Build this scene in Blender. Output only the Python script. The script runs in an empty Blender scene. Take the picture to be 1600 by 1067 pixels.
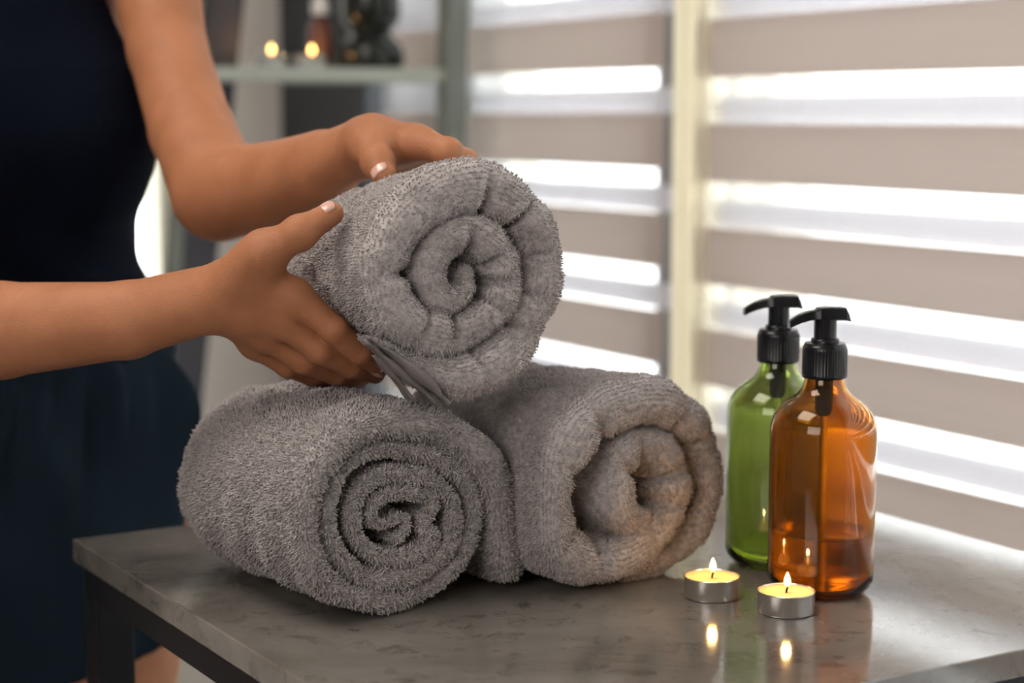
import bpy, math, random
import numpy as np
from mathutils import Vector, Matrix

rng = np.random.RandomState(7)
sc = bpy.context.scene
col = sc.collection

# ------------------------------------------------------------------ camera
F = 2850.0; CZ = 1.18; PITCH = math.atan(353.5 / F)
cp, sp = math.cos(PITCH), math.sin(PITCH)
cam = bpy.data.cameras.new('camera'); camo = bpy.data.objects.new('camera', cam); col.objects.link(camo)
camo.location = (0, 0, CZ); camo.rotation_euler = (math.pi / 2 - PITCH, 0, 0)
cam.sensor_width = 36; cam.lens = F / 1600 * 36; cam.clip_start = .05
cam.dof.use_dof = True; cam.dof.focus_distance = 1.205; cam.dof.aperture_fstop = 3.9
sc.camera = camo
# ------------------------------------------------------------------ world, lights, exposure
SKY = 7.0
w = bpy.data.worlds.new('world'); sc.world = w; w.use_nodes = True
bg = w.node_tree.nodes['Background']; bg.inputs[0].default_value = (.985, .99, 1.0, 1); bg.inputs[1].default_value = SKY
sc.view_settings.view_transform = 'Standard'; sc.view_settings.look = 'None'
sc.view_settings.exposure = 0; sc.view_settings.gamma = 1
sc.cycles.use_denoising = True
sc.cycles.sample_clamp_indirect = 6
sc.cycles.transparent_max_bounces = 24
sc.cycles.transmission_bounces = 14
sc.cycles.max_bounces = 16
sc.cycles.diffuse_bounces = 4
sc.cycles.caustics_refractive = False; sc.cycles.caustics_reflective = False

def area(name, loc, target, size, power, colour):
    l = bpy.data.lights.new(name, 'AREA'); l.shape = 'RECTANGLE'; l.size, l.size_y = size
    l.energy = power; l.color = colour
    o = bpy.data.objects.new(name, l); col.objects.link(o); o.location = loc
    d = Vector(target) - Vector(loc); o.rotation_euler = d.to_track_quat('-Z', 'Y').to_euler()
    return o
area('overhead_fill_light', (-.75, .95, 2.45), (-.15, 1.3, .95), (.9, .9), 20, (1.0, .92, .85))  # added soft light from above
area('side_fill_light', (-1.0, -.8, 1.75), (0.1, 1.3, .9), (1.2, .9), 17, (1.0, .93, .88))  # added warm fill from behind the viewer's left, not a source of the room

# ------------------------------------------------------------------ helpers
U = Vector((-.521, .8536, 0)).normalized(); V = Vector((.8536, .521, 0)).normalized()   # along the window wall / towards it
YAW = math.atan2(V.y, V.x)
TZ = .85
def ray(px, py):
    x = (px - 800) / F; y = -(py - 533.5) / F
    return Vector((x, cp + y * sp, -sp + y * cp))
def at(px, py, d):
    r = ray(px, py); return Vector((0, 0, CZ)) + r * (d / r.y)
def uv(u, v, z): return U * u + V * v + Vector((0, 0, z))
def onplane(px, py, P, n):
    r = ray(px, py); t = (P - Vector((0, 0, CZ))).dot(n) / r.dot(n); return Vector((0, 0, CZ)) + r * t

def mat(name, base=(.5, .5, .5), rough=.5, metal=0, trans=0, ior=1.45, sss=0, sheen=0, emit=None, es=0, coat=0, spec=.5):
    m = bpy.data.materials.new(name); m.use_nodes = True
    b = m.node_tree.nodes['Principled BSDF']
    b.inputs['Base Color'].default_value = (*base, 1); b.inputs['Roughness'].default_value = rough
    b.inputs['Metallic'].default_value = metal; b.inputs['Transmission Weight'].default_value = trans
    b.inputs['IOR'].default_value = ior; b.inputs['Specular IOR Level'].default_value = spec
    if sss:
        b.inputs['Subsurface Weight'].default_value = sss; b.inputs['Subsurface Radius'].default_value = (1, .35, .2)
        b.inputs['Subsurface Scale'].default_value = .012
    if sheen: b.inputs['Sheen Weight'].default_value = sheen; b.inputs['Sheen Roughness'].default_value = .5
    if emit: b.inputs['Emission Color'].default_value = (*emit, 1); b.inputs['Emission Strength'].default_value = es
    if coat: b.inputs['Coat Weight'].default_value = coat; b.inputs['Coat Roughness'].default_value = .1
    return m
def N(m, t, **k):
    n = m.node_tree.nodes.new(t)
    for a, v in k.items():
        if a in n.inputs: n.inputs[a].default_value = v
        else: setattr(n, a, v)
    return n
def L(m, a, b): m.node_tree.links.new(a, b)
def bsdf(m): return m.node_tree.nodes['Principled BSDF']
def noise_col(m, scale, c0, c1, lo=.35, hi=.65, detail=5, rough=.6, inp='Base Color', distort=0):
    t = N(m, 'ShaderNodeTexCoord'); n = N(m, 'ShaderNodeTexNoise', Scale=scale, Detail=detail, Roughness=rough, Distortion=distort)
    r = N(m, 'ShaderNodeValToRGB'); r.color_ramp.elements[0].position = lo; r.color_ramp.elements[1].position = hi
    r.color_ramp.elements[0].color = (*c0, 1); r.color_ramp.elements[1].color = (*c1, 1)
    L(m, t.outputs['Object'], n.inputs['Vector']); L(m, n.outputs['Fac'], r.inputs['Fac'])
    if inp: L(m, r.outputs['Color'], bsdf(m).inputs[inp])
    return n, r
def bump(m, scale, strength, dist=.001, detail=3):
    t = N(m, 'ShaderNodeTexCoord'); n = N(m, 'ShaderNodeTexNoise', Scale=scale, Detail=detail)
    b = N(m, 'ShaderNodeBump', Strength=strength, Distance=dist)
    L(m, t.outputs['Object'], n.inputs['Vector']); L(m, n.outputs['Fac'], b.inputs['Height']); L(m, b.outputs['Normal'], bsdf(m).inputs['Normal'])

def link(name, me, m, parent=None):
    o = bpy.data.objects.new(name, me); col.objects.link(o)
    for x in (m if isinstance(m, (list, tuple)) else [m]): me.materials.append(x)
    if parent: o.parent = parent; o.matrix_parent_inverse = Matrix.Translation(-parent.location) if parent.type == 'EMPTY' else Matrix()
    return o
def np_mesh(name, verts, faces, smooth=True, mats=None):
    """verts (n,3); faces list of arrays (k,m)"""
    me = bpy.data.meshes.new(name); verts = np.asarray(verts, np.float32)
    faces = [np.asarray(f, np.int32) for f in faces if len(f)]
    me.vertices.add(len(verts)); me.vertices.foreach_set('co', verts.ravel())
    loops = np.concatenate([f.ravel() for f in faces]); me.loops.add(len(loops)); me.loops.foreach_set('vertex_index', loops)
    tot = np.concatenate([np.full(len(f), f.shape[1], np.int32) for f in faces])
    st = np.concatenate([[0], np.cumsum(tot)[:-1]]).astype(np.int32)
    me.polygons.add(len(tot)); me.polygons.foreach_set('loop_start', st); me.polygons.foreach_set('loop_total', tot)
    if mats is not None: me.polygons.foreach_set('material_index', np.asarray(mats, np.int32))
    me.polygons.foreach_set('use_smooth', np.full(len(tot), smooth)); me.update(calc_edges=True); me.validate()
    return me
def tag(o, label=None, cat=None, group=None, kind=None):
    if label: o['label'] = label
    if cat: o['category'] = cat
    if group: o['group'] = group
    if kind: o['kind'] = kind
    return o
def empty(name, loc, label, cat, group=None):
    o = bpy.data.objects.new(name, None); col.objects.link(o); o.location = loc; o.empty_display_size = .05
    return tag(o, label, cat, group)

A3 = lambda v: np.array(tuple(v), float)
class MB:
    def __init__(s): s.v = []; s.f = []
    def box(s, c, size, R=None, bev=0):
        """box centred at c; R = 3x3 axes (columns); bevelled when bev > 0"""
        hx, hy, hz = [q / 2 for q in size]; b = min(bev, hx * .9, hy * .9, hz * .9)
        R = R or Matrix.Identity(3); c = Vector(c); n0 = len(s.v)
        if b <= 0:
            for z in (-hz, hz):
                for x, y in ((-hx, -hy), (hx, -hy), (hx, hy), (-hx, hy)): s.v.append(c + R @ Vector((x, y, z)))
            for f in ((0, 3, 2, 1), (4, 5, 6, 7), (0, 1, 5, 4), (1, 2, 6, 5), (2, 3, 7, 6), (3, 0, 4, 7)): s.f.append([n0 + i for i in f])
            return s
        def ring(ix, iy, z, k=3, r=b):
            out = []
            for sx, sy, a0 in ((1, -1, -90), (1, 1, 0), (-1, 1, 90), (-1, -1, 180)):
                for j in range(k + 1):
                    a = math.radians(a0 + 90 * j / k); out.append(Vector((sx * (hx - b) + math.cos(a) * (b - ix), sy * (hy - b) + math.sin(a) * (b - ix), z)))
            return out
        rows = []
        for j in range(4):
            a = math.pi / 2 * j / 3; rows.append(ring(b * (1 - math.sin(a)), 0, -hz + b * (1 - math.cos(a))))
        for j in range(4):
            a = math.pi / 2 * (1 - j / 3); rows.append(ring(b * (1 - math.sin(a)), 0, hz - b * (1 - math.cos(a))))
        m = len(rows[0])
        for r_ in rows:
            for p in r_: s.v.append(c + R @ p)
        for i in range(len(rows) - 1):
            for j in range(m): s.f.append([n0 + i * m + j, n0 + i * m + (j + 1) % m, n0 + (i + 1) * m + (j + 1) % m, n0 + (i + 1) * m + j])
        s.f.append([n0 + j for j in range(m)][::-1]); s.f.append([n0 + (len(rows) - 1) * m + j for j in range(m)])
        return s
    def tube(s, pts, rad, n=16, cap=True):
        pts = [Vector(p) for p in pts]; rad = rad if isinstance(rad, (list, tuple)) else [rad] * len(pts); n0 = len(s.v)
        up = Vector((0, 0, 1)) if abs((pts[-1] - pts[0]).normalized().z) < .9 else Vector((1, 0, 0))
        for i, p in enumerate(pts):
            t = (pts[min(i + 1, len(pts) - 1)] - pts[max(i - 1, 0)]).normalized(); a = t.cross(up).normalized(); b_ = a.cross(t)
            for j in range(n):
                q = 2 * math.pi * j / n; s.v.append(p + (a * math.cos(q) + b_ * math.sin(q)) * rad[i])
        for i in range(len(pts) - 1):
            for j in range(n): s.f.append([n0 + i * n + j, n0 + i * n + (j + 1) % n, n0 + (i + 1) * n + (j + 1) % n, n0 + (i + 1) * n + j])
        if cap: s.f.append([n0 + j for j in range(n)][::-1]); s.f.append([n0 + (len(pts) - 1) * n + j for j in range(n)])
        return s
    def lathe(s, prof, c=(0, 0, 0), n=48, fn=None):
        """prof: (r, z) list, bottom to top or a closed run; r=0 makes a pole"""
        c = Vector(c); n0 = len(s.v); idx = []
        for r, z in prof:
            if r < 1e-6: idx.append([len(s.v)] * n); s.v.append(c + Vector((0, 0, z)))
            else:
                row = []
                for j in range(n):
                    a = 2 * math.pi * j / n; rr = r * (fn(a, z) if fn else 1); row.append(len(s.v)); s.v.append(c + Vector((rr * math.cos(a), rr * math.sin(a), z)))
                idx.append(row)
        for i in range(len(idx) - 1):
            for j in range(n):
                q = [idx[i][j], idx[i][(j + 1) % n], idx[i + 1][(j + 1) % n], idx[i + 1][j]]; u = []
                for k in q:
                    if k not in u: u.append(k)
                if len(u) > 2: s.f.append(u)
        return s
    def build(s, name, m, parent=None, smooth=False, sharp=35):
        me = bpy.data.meshes.new(name); me.from_pydata([tuple(v) for v in s.v], [], s.f); me.update()
        if smooth:
            for p in me.polygons: p.use_smooth = True
            me.set_sharp_from_angle(angle=math.radians(sharp))
        return link(name, me, m, parent)
RW = Matrix((V, U, Vector((0, 0, 1)))).transposed()      # box axes: x towards the window wall, y along it
def seg(pts, n):
    """Catmull-Rom through pts (k,d), n samples per span"""
    P = np.asarray(pts, float); P = np.vstack([2 * P[0] - P[1], P, 2 * P[-1] - P[-2]]); out = []
    for i in range(1, len(P) - 2):
        for t in np.linspace(0, 1, n, endpoint=False):
            a, b, c, d = P[i - 1:i + 3]; out.append(.5 * ((2 * b) + (c - a) * t + (2 * a - 5 * b + 4 * c - d) * t * t + (-a + 3 * b - 3 * c + d) * t ** 3))
    out.append(P[-2]); return np.array(out)
_w = rng.normal(size=(40, 3)); _w /= np.linalg.norm(_w, axis=1)[:, None]; _ph = rng.uniform(0, 6.28, 40); _fr = rng.uniform(.6, 1.7, 40)
def wav(P, scale, o=0, n=10):
    """smooth noise of size `scale` metres, about -1..1"""
    r = 0
    for i in range(o, o + n):
        k = i % 40; r = r + np.sin(P @ (_w[k] * _fr[k] * 6.28 / scale) + _ph[k])
    return r / math.sqrt(n) * .8

# ------------------------------------------------------------------ the room
WV = 1.403; U0, U1 = -2.2, 3.05; V0 = -2.4; ZC = 2.6
m_wall = mat('painted wall', (.78, .74, .69), .8); noise_col(m_wall, 6, (.76, .72, .67), (.80, .76, .71)); bump(m_wall, 180, .15)
m_ceil = mat('ceiling paint', (.6, .57, .54), .9)
m_floor = mat('floor', (.22, .2, .19), .35); noise_col(m_floor, 8, (.18, .165, .155), (.27, .25, .235)); bump(m_floor, 90, .08)
def wallbox(name, u0, u1, v0, v1, z0, z1, m=m_wall, kind='structure'):
    o = MB().box(uv((u0 + u1) / 2, (v0 + v1) / 2, (z0 + z1) / 2), (abs(v1 - v0), abs(u1 - u0), z1 - z0), RW).build(name, m)
    o['kind'] = kind; return o
wallbox('floor', U0 - .1, U1 + .1, V0 - .1, WV + .3, -.1, 0, m_floor)
wallbox('ceiling', U0 - .1, U1 + .1, V0 - .1, WV + .3, ZC, ZC + .1, m_ceil)
wallbox('wall_back', U0 - .1, U0, V0, WV + .3, 0, ZC)
wallbox('wall_near', U0, U1, V0 - .1, V0, 0, ZC)
# window wall: lintel, and the frames of three windows behind the blinds
GV = WV + .10     # glass plane
m_frame = mat('cream window frame', (.72, .68, .55), .4); bump(m_frame, 60, .1)
m_gap = mat('painted gap shade', (.05, .05, .065), .5)  # near-black colour stands in for the shade in the gap beside the blind
m_glass = bpy.data.materials.new('window glass'); m_glass.use_nodes = True
nt = m_glass.node_tree; nt.nodes.clear()
_o = nt.nodes.new('ShaderNodeOutputMaterial'); _t = nt.nodes.new('ShaderNodeBsdfTransparent'); _g = nt.nodes.new('ShaderNodeBsdfGlossy'); _x = nt.nodes.new('ShaderNodeMixShader')
_g.inputs['Roughness'].default_value = .02; _x.inputs[0].default_value = .06; _t.inputs[0].default_value = (.95, .97, .96, 1)
nt.links.new(_t.outputs[0], _x.inputs[1]); nt.links.new(_g.outputs[0], _x.inputs[2]); nt.links.new(_x.outputs[0], _o.inputs[0])
wallbox('wall_window', U0, U1 + .1, WV + .03, WV + .2, 2.3, ZC)
wallbox('baseboard_window', U0, U1, WV + .03, WV + .2, 0, .08, m_frame)
def upx(px, v=WV):      # u on the plane v where the pixel column px meets it
    r = ray(px, 180); d = v / (V.x * r.x + V.y * r.y); return (U.x * r.x + U.y * r.y) * d
uR0, uPost0, uPost1, uPier = upx(1800), upx(1101, WV - .03), upx(1049, WV - .03), upx(602)
def window(n, ua, ub):
    """ua < ub along the wall"""
    f = MB(); zc = 1.19
    for a, b in ((ua, ua + .045), (ub - .045, ub)): f.box(uv((a + b) / 2, GV, zc), (.06, b - a, 2.22), RW, .004)
    for z in (.11, 2.27): f.box(uv((ua + ub) / 2, GV, z), (.06, ub - ua, .06), RW, .004)
    o = f.build('window_%d' % n, m_frame); o['kind'] = 'structure'
    p = MB().box(uv((ua + ub) / 2, GV, zc), (.006, ub - ua - .08, 2.12), RW).build('glass_pane', m_glass, o)
    return o
window(1, U0, uPost0 + .03); window(2, uPost1 - .01, upx(708)); window(3, upx(708) + .03, uPier + .15)
def fabric(name, colr, transl, transp=0):
    m = bpy.data.materials.new(name); m.use_nodes = True; nt = m.node_tree; nt.nodes.clear()
    o = nt.nodes.new('ShaderNodeOutputMaterial'); d = nt.nodes.new('ShaderNodeBsdfDiffuse'); t = nt.nodes.new('ShaderNodeBsdfTranslucent'); x = nt.nodes.new('ShaderNodeMixShader')
    d.inputs[0].default_value = (*colr, 1); t.inputs[0].default_value = (*colr, 1); x.inputs[0].default_value = transl
    tc = nt.nodes.new('ShaderNodeTexCoord'); mp = nt.nodes.new('ShaderNodeMapping'); nz = nt.nodes.new('ShaderNodeTexNoise'); mx = nt.nodes.new('ShaderNodeMix'); mx.data_type = 'RGBA'
    mp.inputs['Scale'].default_value = (3, 3, 420); nz.inputs['Scale'].default_value = 1.0; nz.inputs['Detail'].default_value = 2
    nt.links.new(tc.outputs['Object'], mp.inputs['Vector']); nt.links.new(mp.outputs[0], nz.inputs['Vector'])
    mx.inputs[6].default_value = (*[c * .93 for c in colr], 1); mx.inputs[7].default_value = (*[min(1, c * 1.05) for c in colr], 1)
    nt.links.new(nz.outputs['Fac'], mx.inputs[0]); nt.links.new(mx.outputs[2], d.inputs[0]); nt.links.new(mx.outputs[2], t.inputs[0])
    nt.links.new(d.outputs[0], x.inputs[1]); nt.links.new(t.outputs[0], x.inputs[2]); last = x
    if transp:
        p = nt.nodes.new('ShaderNodeBsdfTransparent'); y = nt.nodes.new('ShaderNodeMixShader'); y.inputs[0].default_value = transp
        nt.links.new(x.outputs[0], y.inputs[1]); nt.links.new(p.outputs[0], y.inputs[2]); last = y
    nt.links.new(last.outputs[0], o.inputs[0]); return m
m_vinyl = fabric('cream vinyl post', (.88, .84, .72), .52)
# cream mullion post with a beaded guide chain
post = MB().box(uv((uPost0 + uPost1) / 2 + .0, WV - .012, 1.2), (.035, uPost1 - uPost0, 2.3), RW, .005).build('trim_1', m_vinyl); post['kind'] = 'structure'
MB().box(uv((upx(1027) + upx(1056)) / 2, WV + .016, 1.2), (.03, upx(1027) - upx(1056), 2.3), RW).build('gap_shade_strip', m_gap)['kind'] = 'structure'  # dark strip put in as the shaded gap between left blind and post
mu2 = MB().box(uv(upx(708) + .015, WV + .05, 1.2), (.05, .09, 2.3), RW, .005).build('trim_3', mat('grey mullion', (.16, .17, .16), .5)); mu2['kind'] = 'structure'
# pier / dark curtain in the far corner, end wall with a bright narrow window
uE = U1
def vpx(px, u=U1):
    r = ray(px, 180); d = u / (U.x * r.x + U.y * r.y); return (V.x * r.x + V.y * r.y) * d
vA, vB = vpx(150), vpx(268)
wallbox('wall_end', U1, U1 + .1, vB, WV + .1, 0, ZC)
wallbox('wall_end', U1, U1 + .1, V0, vA, 0, ZC)
wallbox('wall_end', U1, U1 + .1, vA, vB, 2.3, ZC)
f = MB()
for a, b in ((vA, vA + .04), (vB - .03, vB)): f.box(uv(U1 + .03, (a + b) / 2, 1.15), (b - a, .07, 2.3), RW, .004)
for z in (.04, 2.27): f.box(uv(U1 + .03, (vA + vB) / 2, z), (vB - vA, .07, .08), RW, .004)
o = f.build('window_4', m_frame); o['kind'] = 'structure'
MB().box(uv(U1 + .03, (vA + vB) / 2, 1.15), (vB - vA - .06, .006, 2.2), RW).build('glass_pane', m_glass, o)
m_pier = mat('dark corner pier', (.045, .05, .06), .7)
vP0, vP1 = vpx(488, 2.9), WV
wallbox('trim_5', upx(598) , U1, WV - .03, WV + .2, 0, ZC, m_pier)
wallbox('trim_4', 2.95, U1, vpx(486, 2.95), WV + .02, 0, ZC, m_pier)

# zebra roller blinds: an opaque/sheer front layer and a second layer behind it
m_tan = fabric('tan opaque band', (.54, .465, .425), .09)
m_tan2 = fabric('pale back band', (.64, .66, .74), .025)
m_sheer = fabric('white sheer band', (.88, .88, .9), .3, .68)
PER = .1265
def blind(label, ua, ub, ztop, z0=.12, z1=2.25):
    """ztop: a height where a clear gap begins"""
    root = empty('roller_blind', uv((ua + ub) / 2, WV, z1), label, 'blind', 'zebra blinds on the window wall')
    def layer(name, v, lo, hi, mm):
        """bands: opaque where (z - ztop) mod PER lies in lo..hi"""
        vs, fs, mi = [], [], []; z = ztop - PER * 12; cuts = []
        while z < z1 + PER:
            cuts += [(z + lo, z + hi, 0), (z + hi, z + lo + PER, 1)]; z += PER
        nu = 2
        for a, b, k in cuts:
            a, b = max(a, z0), min(b, z1)
            if b - a < 1e-4: continue
            o = len(vs)
            for zz in (a, b):
                vs.extend([uv(ua, v, zz), uv(ub, v, zz)])
            fs.append([o, o + 1, o + 3, o + 2]); mi.append(k)
        me = np_mesh(name, [tuple(q) for q in vs], [np.array(fs)], False, mi)
        o = link(name, me, mm, root)
        return o
    layer('front_fabric', WV - .022, 0, .071, [m_tan, m_sheer])
    layer('back_fabric', WV - .004, -.0555, -.0225, [m_tan2, m_sheer])
    MB().box(uv((ua + ub) / 2, WV - .01, z0 - .012), (.03, abs(ub - ua), .028), RW, .006).build('bottom_rail', m_frame, root)
    MB().box(uv((ua + ub) / 2, WV - .02, z1 + .025), (.08, abs(ub - ua), .08), RW, .008).build('head_rail', m_frame, root)
    return root
blind('wide zebra roller blind behind the two soap bottles, tan and white bands', U0 + .02, upx(1092, WV - .022), 1.2253)
blind('zebra roller blind left of the cream post, behind the held towel', upx(1037, WV - .022), upx(724, WV - .022), 1.2386)
blind('narrow zebra roller blind seen through the shelf unit', upx(690, WV - .022), upx(598, WV - .022), 1.240)
# bead chain beside the left blind
ch = MB()
for i in range(150):
    ch.lathe([(0, -.0022), (.0016, -.0015), (.0022, 0), (.0016, .0015), (0, .0022)], uv(upx(1068, WV - .034), WV - .034, .75 + i * .0052), 6)
tag(ch.build('bead_chain', m_frame, smooth=True), 'cream beaded pull chain hanging on the window post', 'chain')

# ------------------------------------------------------------------ the table
Lc = Vector((-.34508652, 1.40162025, 0)); tu = U; tv = V; SX, SY = .607, .60       # SX towards the window, SY towards the viewer
tc = Lc + tv * SX / 2 - tu * SY / 2
m_stone = mat('stone tabletop', (.2, .18, .16), .16, ior=1.75)
def stone(m):
    n1, r1 = noise_col(m, 5, (.105, .095, .082), (.215, .196, .172), .3, .7, 6, .62, None, 1.2)
    t = N(m, 'ShaderNodeTexCoord'); v = N(m, 'ShaderNodeTexNoise', Scale=42.0, Detail=8, Roughness=.72, Distortion=.6)
    r2 = N(m, 'ShaderNodeValToRGB'); r2.color_ramp.elements[0].position = .30; r2.color_ramp.elements[0].color = (.30, .30, .30, 1)
    r2.color_ramp.elements[1].position = .46; r2.color_ramp.elements[1].color = (1, 1, 1, 1)
    mx = N(m, 'ShaderNodeMix', data_type='RGBA', blend_type='MULTIPLY'); mx.inputs[0].default_value = .75
    L(m, t.outputs['Object'], v.inputs['Vector']); L(m, v.outputs['Fac'], r2.inputs['Fac'])
    L(m, r1.outputs['Color'], mx.inputs[6]); L(m, r2.outputs['Color'], mx.inputs[7]); L(m, mx.outputs[2], bsdf(m).inputs['Base Color'])
    rr = N(m, 'ShaderNodeMapRange'); rr.inputs['To Min'].default_value = .05; rr.inputs['To Max'].default_value = .15
    L(m, n1.outputs['Fac'], rr.inputs['Value']); L(m, rr.outputs[0], bsdf(m).inputs['Roughness'])
    b = N(m, 'ShaderNodeBump', Strength=.08, Distance=.0004); L(m, v.outputs['Fac'], b.inputs['Height']); L(m, b.outputs['Normal'], bsdf(m).inputs['Normal'])
stone(m_stone)
m_black = mat('black powder coated steel', (.007, .008, .011), .45, spec=.25)
tab = empty('side_table', tc, 'square table with grey-brown stone top and black steel frame', 'table')
TT = .018
MB().box(tc + Vector((0, 0, TZ - TT / 2)), (SX, SY, TT), RW, .0012).build('tabletop', m_stone, tab)
fr = MB(); LG = .030; ins = .006; ftop = TZ - TT
for sx in (-1, 1): fr.box(tc + tv * sx * (SX / 2 - ins - LG / 2) + Vector((0, 0, ftop - .0125)), (LG, SY - 2 * ins, .025), RW, .0015)
for sy in (-1, 1): fr.box(tc + tu * sy * (SY / 2 - ins - LG / 2) + Vector((0, 0, ftop - .0125)), (SX - 2 * ins - 2 * LG, LG, .025), RW, .0015)
fr.build('apron_frame', m_black, tab)
for sx in (-1, 1):
    for sy in (-1, 1):
        MB().box(tc + tv * sx * (SX / 2 - ins - LG / 2) + tu * sy * (SY / 2 - ins - LG / 2) + Vector((0, 0, (ftop - .025) / 2)), (LG, LG, ftop - .025), RW, .0015).build('leg', m_black, tab)

# ------------------------------------------------------------------ towels
m_terry = mat('grey terry cloth', (.33, .305, .29), .95, sheen=.35)
noise_col(m_terry, 260, (.31, .283, .275), (.51, .468, .457), .35, .65, 2)
m_hem = mat('flat woven hem', (.17, .152, .146), .85); bump(m_hem, 900, .3)
HF = {}
def towel(name, label, face, axis_xy, tilt, path, Lb, taper, depth, tuft, creases=(), hems=(), lie=True, seed=1, endround=.10, extra=0.0, lump=.0016, bulge=0.0, side=0):
    """path: (px, py, thickness px) along the centre line of the rolled fold, outer end first.
    The path lies in the roll's front plane; the fold is a thick strip with round edges, Lb long."""
    rs = np.random.RandomState(seed)
    a = Vector((axis_xy[0], axis_xy[1], tilt)).normalized()
    e1 = Vector((0, 0, 1)).cross(a).normalized(); e1 = -e1 if e1.x < 0 else e1; e2 = a.cross(e1); e2 = -e2 if e2.z < 0 else e2
    fx, fy = face
    def flat(dd):
        C = at(fx, fy, dd); q = []
        for px, py, th in path:
            p = onplane(px, py, C, a); q.append(((p - C).dot(e1), (p - C).dot(e2), th * (p.y) / F, p.z))
        return C, np.array(q)
    if lie:
        lo, hi = .9, 1.7
        for _ in range(50):
            md = (lo + hi) / 2; C, q = flat(md)
            zz = (q[:, 3] - q[:, 2] / 2).min() + extra
            if zz > TZ: lo = md
            else: hi = md
        depth = (lo + hi) / 2
    C, q = flat(depth)
    0 and print('TOWEL', name, 'depth', round(depth, 3), 'C', tuple(round(x, 3) for x in C), 'w', round(np.ptp(q[:, 0]), 3), 'h', round(np.ptp(q[:, 1]), 3))
    ctr = np.array([(q[:, 0].max() + q[:, 0].min()) / 2, (q[:, 1].max() + q[:, 1].min()) / 2])
    piv = np.array([ctr[0], (q[:, 1] - q[:, 2] / 2).min() if lie else ctr[1]])
    def sweep(qq, sp_, L0, back, off, isouter, cre):
        P = seg(qq[:, :3], 14); d = np.linalg.norm(np.diff(P[:, :2], axis=0), axis=1); s = np.concatenate([[0], np.cumsum(d)])
        ns = int(s[-1] / sp_); ss = np.linspace(0, s[-1], ns); X = np.interp(ss, s, P[:, 0]); Y = np.interp(ss, s, P[:, 1]); T = np.interp(ss, s, P[:, 2])
        k = 5; ker = np.ones(2 * k + 1) / (2 * k + 1)
        pad = lambda z: np.convolve(np.concatenate([np.full(k, z[0]), z, np.full(k, z[-1])]), ker, 'valid')
        X, Y, T = pad(X), pad(Y), pad(T)
        tx, ty = np.gradient(X), np.gradient(Y); l = np.hypot(tx, ty) + 1e-9; nx, ny = ty / l, -tx / l
        if ((X - ctr[0]) * nx + (Y - ctr[1]) * ny).sum() < 0: nx, ny = -nx, -ny
        # round closure at both path ends
        en = np.minimum(ss, ss[-1] - ss); capr = T / 2
        T = T * np.sqrt(np.clip(1 - np.clip(1 - en / capr, 0, 1) ** 2, .02, 1))
        g = np.zeros(ns); gp = np.zeros(ns)
        for cx, cy, wd, dp in cre:
            wd, dp = wd * 1.15, dp * 1.6
            p = onplane(cx, cy, C, a); c2 = ((p - C).dot(e1), (p - C).dot(e2))
            i = np.argmin((X - c2[0]) ** 2 + (Y - c2[1]) ** 2); gg = np.exp(-((ss - ss[i]) / wd) ** 2); g += gg * dp; gp += gg
        # cross-section: outer side back->front, round front, inner side front->back, round back
        nl = int(L0 / sp_); w_out = np.linspace(L0, 0, nl)[:-1]; nr = 16; th = np.linspace(0, math.pi, nr)
        ws = np.concatenate([w_out, np.zeros(nr), w_out[::-1]]); sn = np.concatenate([np.ones(len(w_out)), np.cos(th), -np.ones(len(w_out))])
        rf = np.concatenate([np.zeros(len(w_out)), -np.sin(th), np.zeros(len(w_out))])
        # rounded back edge
        br = np.clip((ws - (L0 - .012)) / .012, 0, 1); sn = sn * np.sqrt(1 - br ** 2 * .98)
        W = ws[None, :] + rf[None, :] * (T / 2)[:, None] * 1.0
        S = sn[None, :] * (T / 2)[:, None]
        dpt = np.clip(ws / back, 0, 1)
        scl = 1 - (1 - taper) * np.clip(ws / Lb, 0, 1) - endround * np.clip((ws - (Lb - .045)) / .045, 0, 1) ** 2
        fr_ = np.exp(-ws / .03)     # front-only details fade with depth
        S = S * (1 - (.05 + .12 * (sn[None, :] < 0)) * np.clip(g / .006, 0, 1)[:, None] * fr_[None, :])
        X2 = (X[:, None] + nx[:, None] * S - piv[0]) * scl[None, :] + piv[0]
        Y2 = (Y[:, None] + ny[:, None] * S - piv[1]) * scl[None, :] + piv[1]
        W = W + off + g[:, None] * (fr_ * np.clip(.55 - .6 * sn, 0, 1))[None, :]
        # gentle push-out of the centre of the roll
        rr = np.hypot(X2 - ctr[0], Y2 - ctr[1]); W = W - bulge * np.exp(-(rr / .03) ** 2) * fr_[None, :]
        G = np.array(C)[None, None, :] + np.array(a) * W[..., None] + np.array(e1) * X2[..., None] + np.array(e2) * Y2[..., None]
        n = np.cross(np.gradient(G, axis=0), np.gradient(G, axis=1)); n /= np.linalg.norm(n, axis=2)[..., None] + 1e-12
        ref = np.array(e1) * nx[:, None, None] * sn[None, :, None] + np.array(e2) * ny[:, None, None] * sn[None, :, None] + np.array(a) * rf[None, :, None]
        if (n * ref).sum() < 0: n = -n; flip = True
        else: flip = False
        lm = wav(G, .05, seed, 8) * lump + wav(G, .016, seed + 9, 8) * lump * .35
        G = G + n * lm[..., None] * np.clip(1 - .6 * br, .3, 1)[None, :, None]
        if side:      # the two lying rolls press a flat face against each other
            rr_ = np.array((.8, .6, 0.)); so = (G - np.array((-.068, 1.196, 0))) @ rr_; k_ = .02
            lim = .0765 if side > 0 else .0790; t_ = (so - lim) * side + k_; sn_ = np.where(t_ > 0, lim + side * (k_ * np.tanh(np.maximum(t_, 0) / k_) - k_), so)
            wt = np.clip((ws - .004) / .03, 0, 1)[None, :] if side > 0 else 1
            G = G + rr_ * ((sn_ - so) * wt)[..., None]
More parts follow.
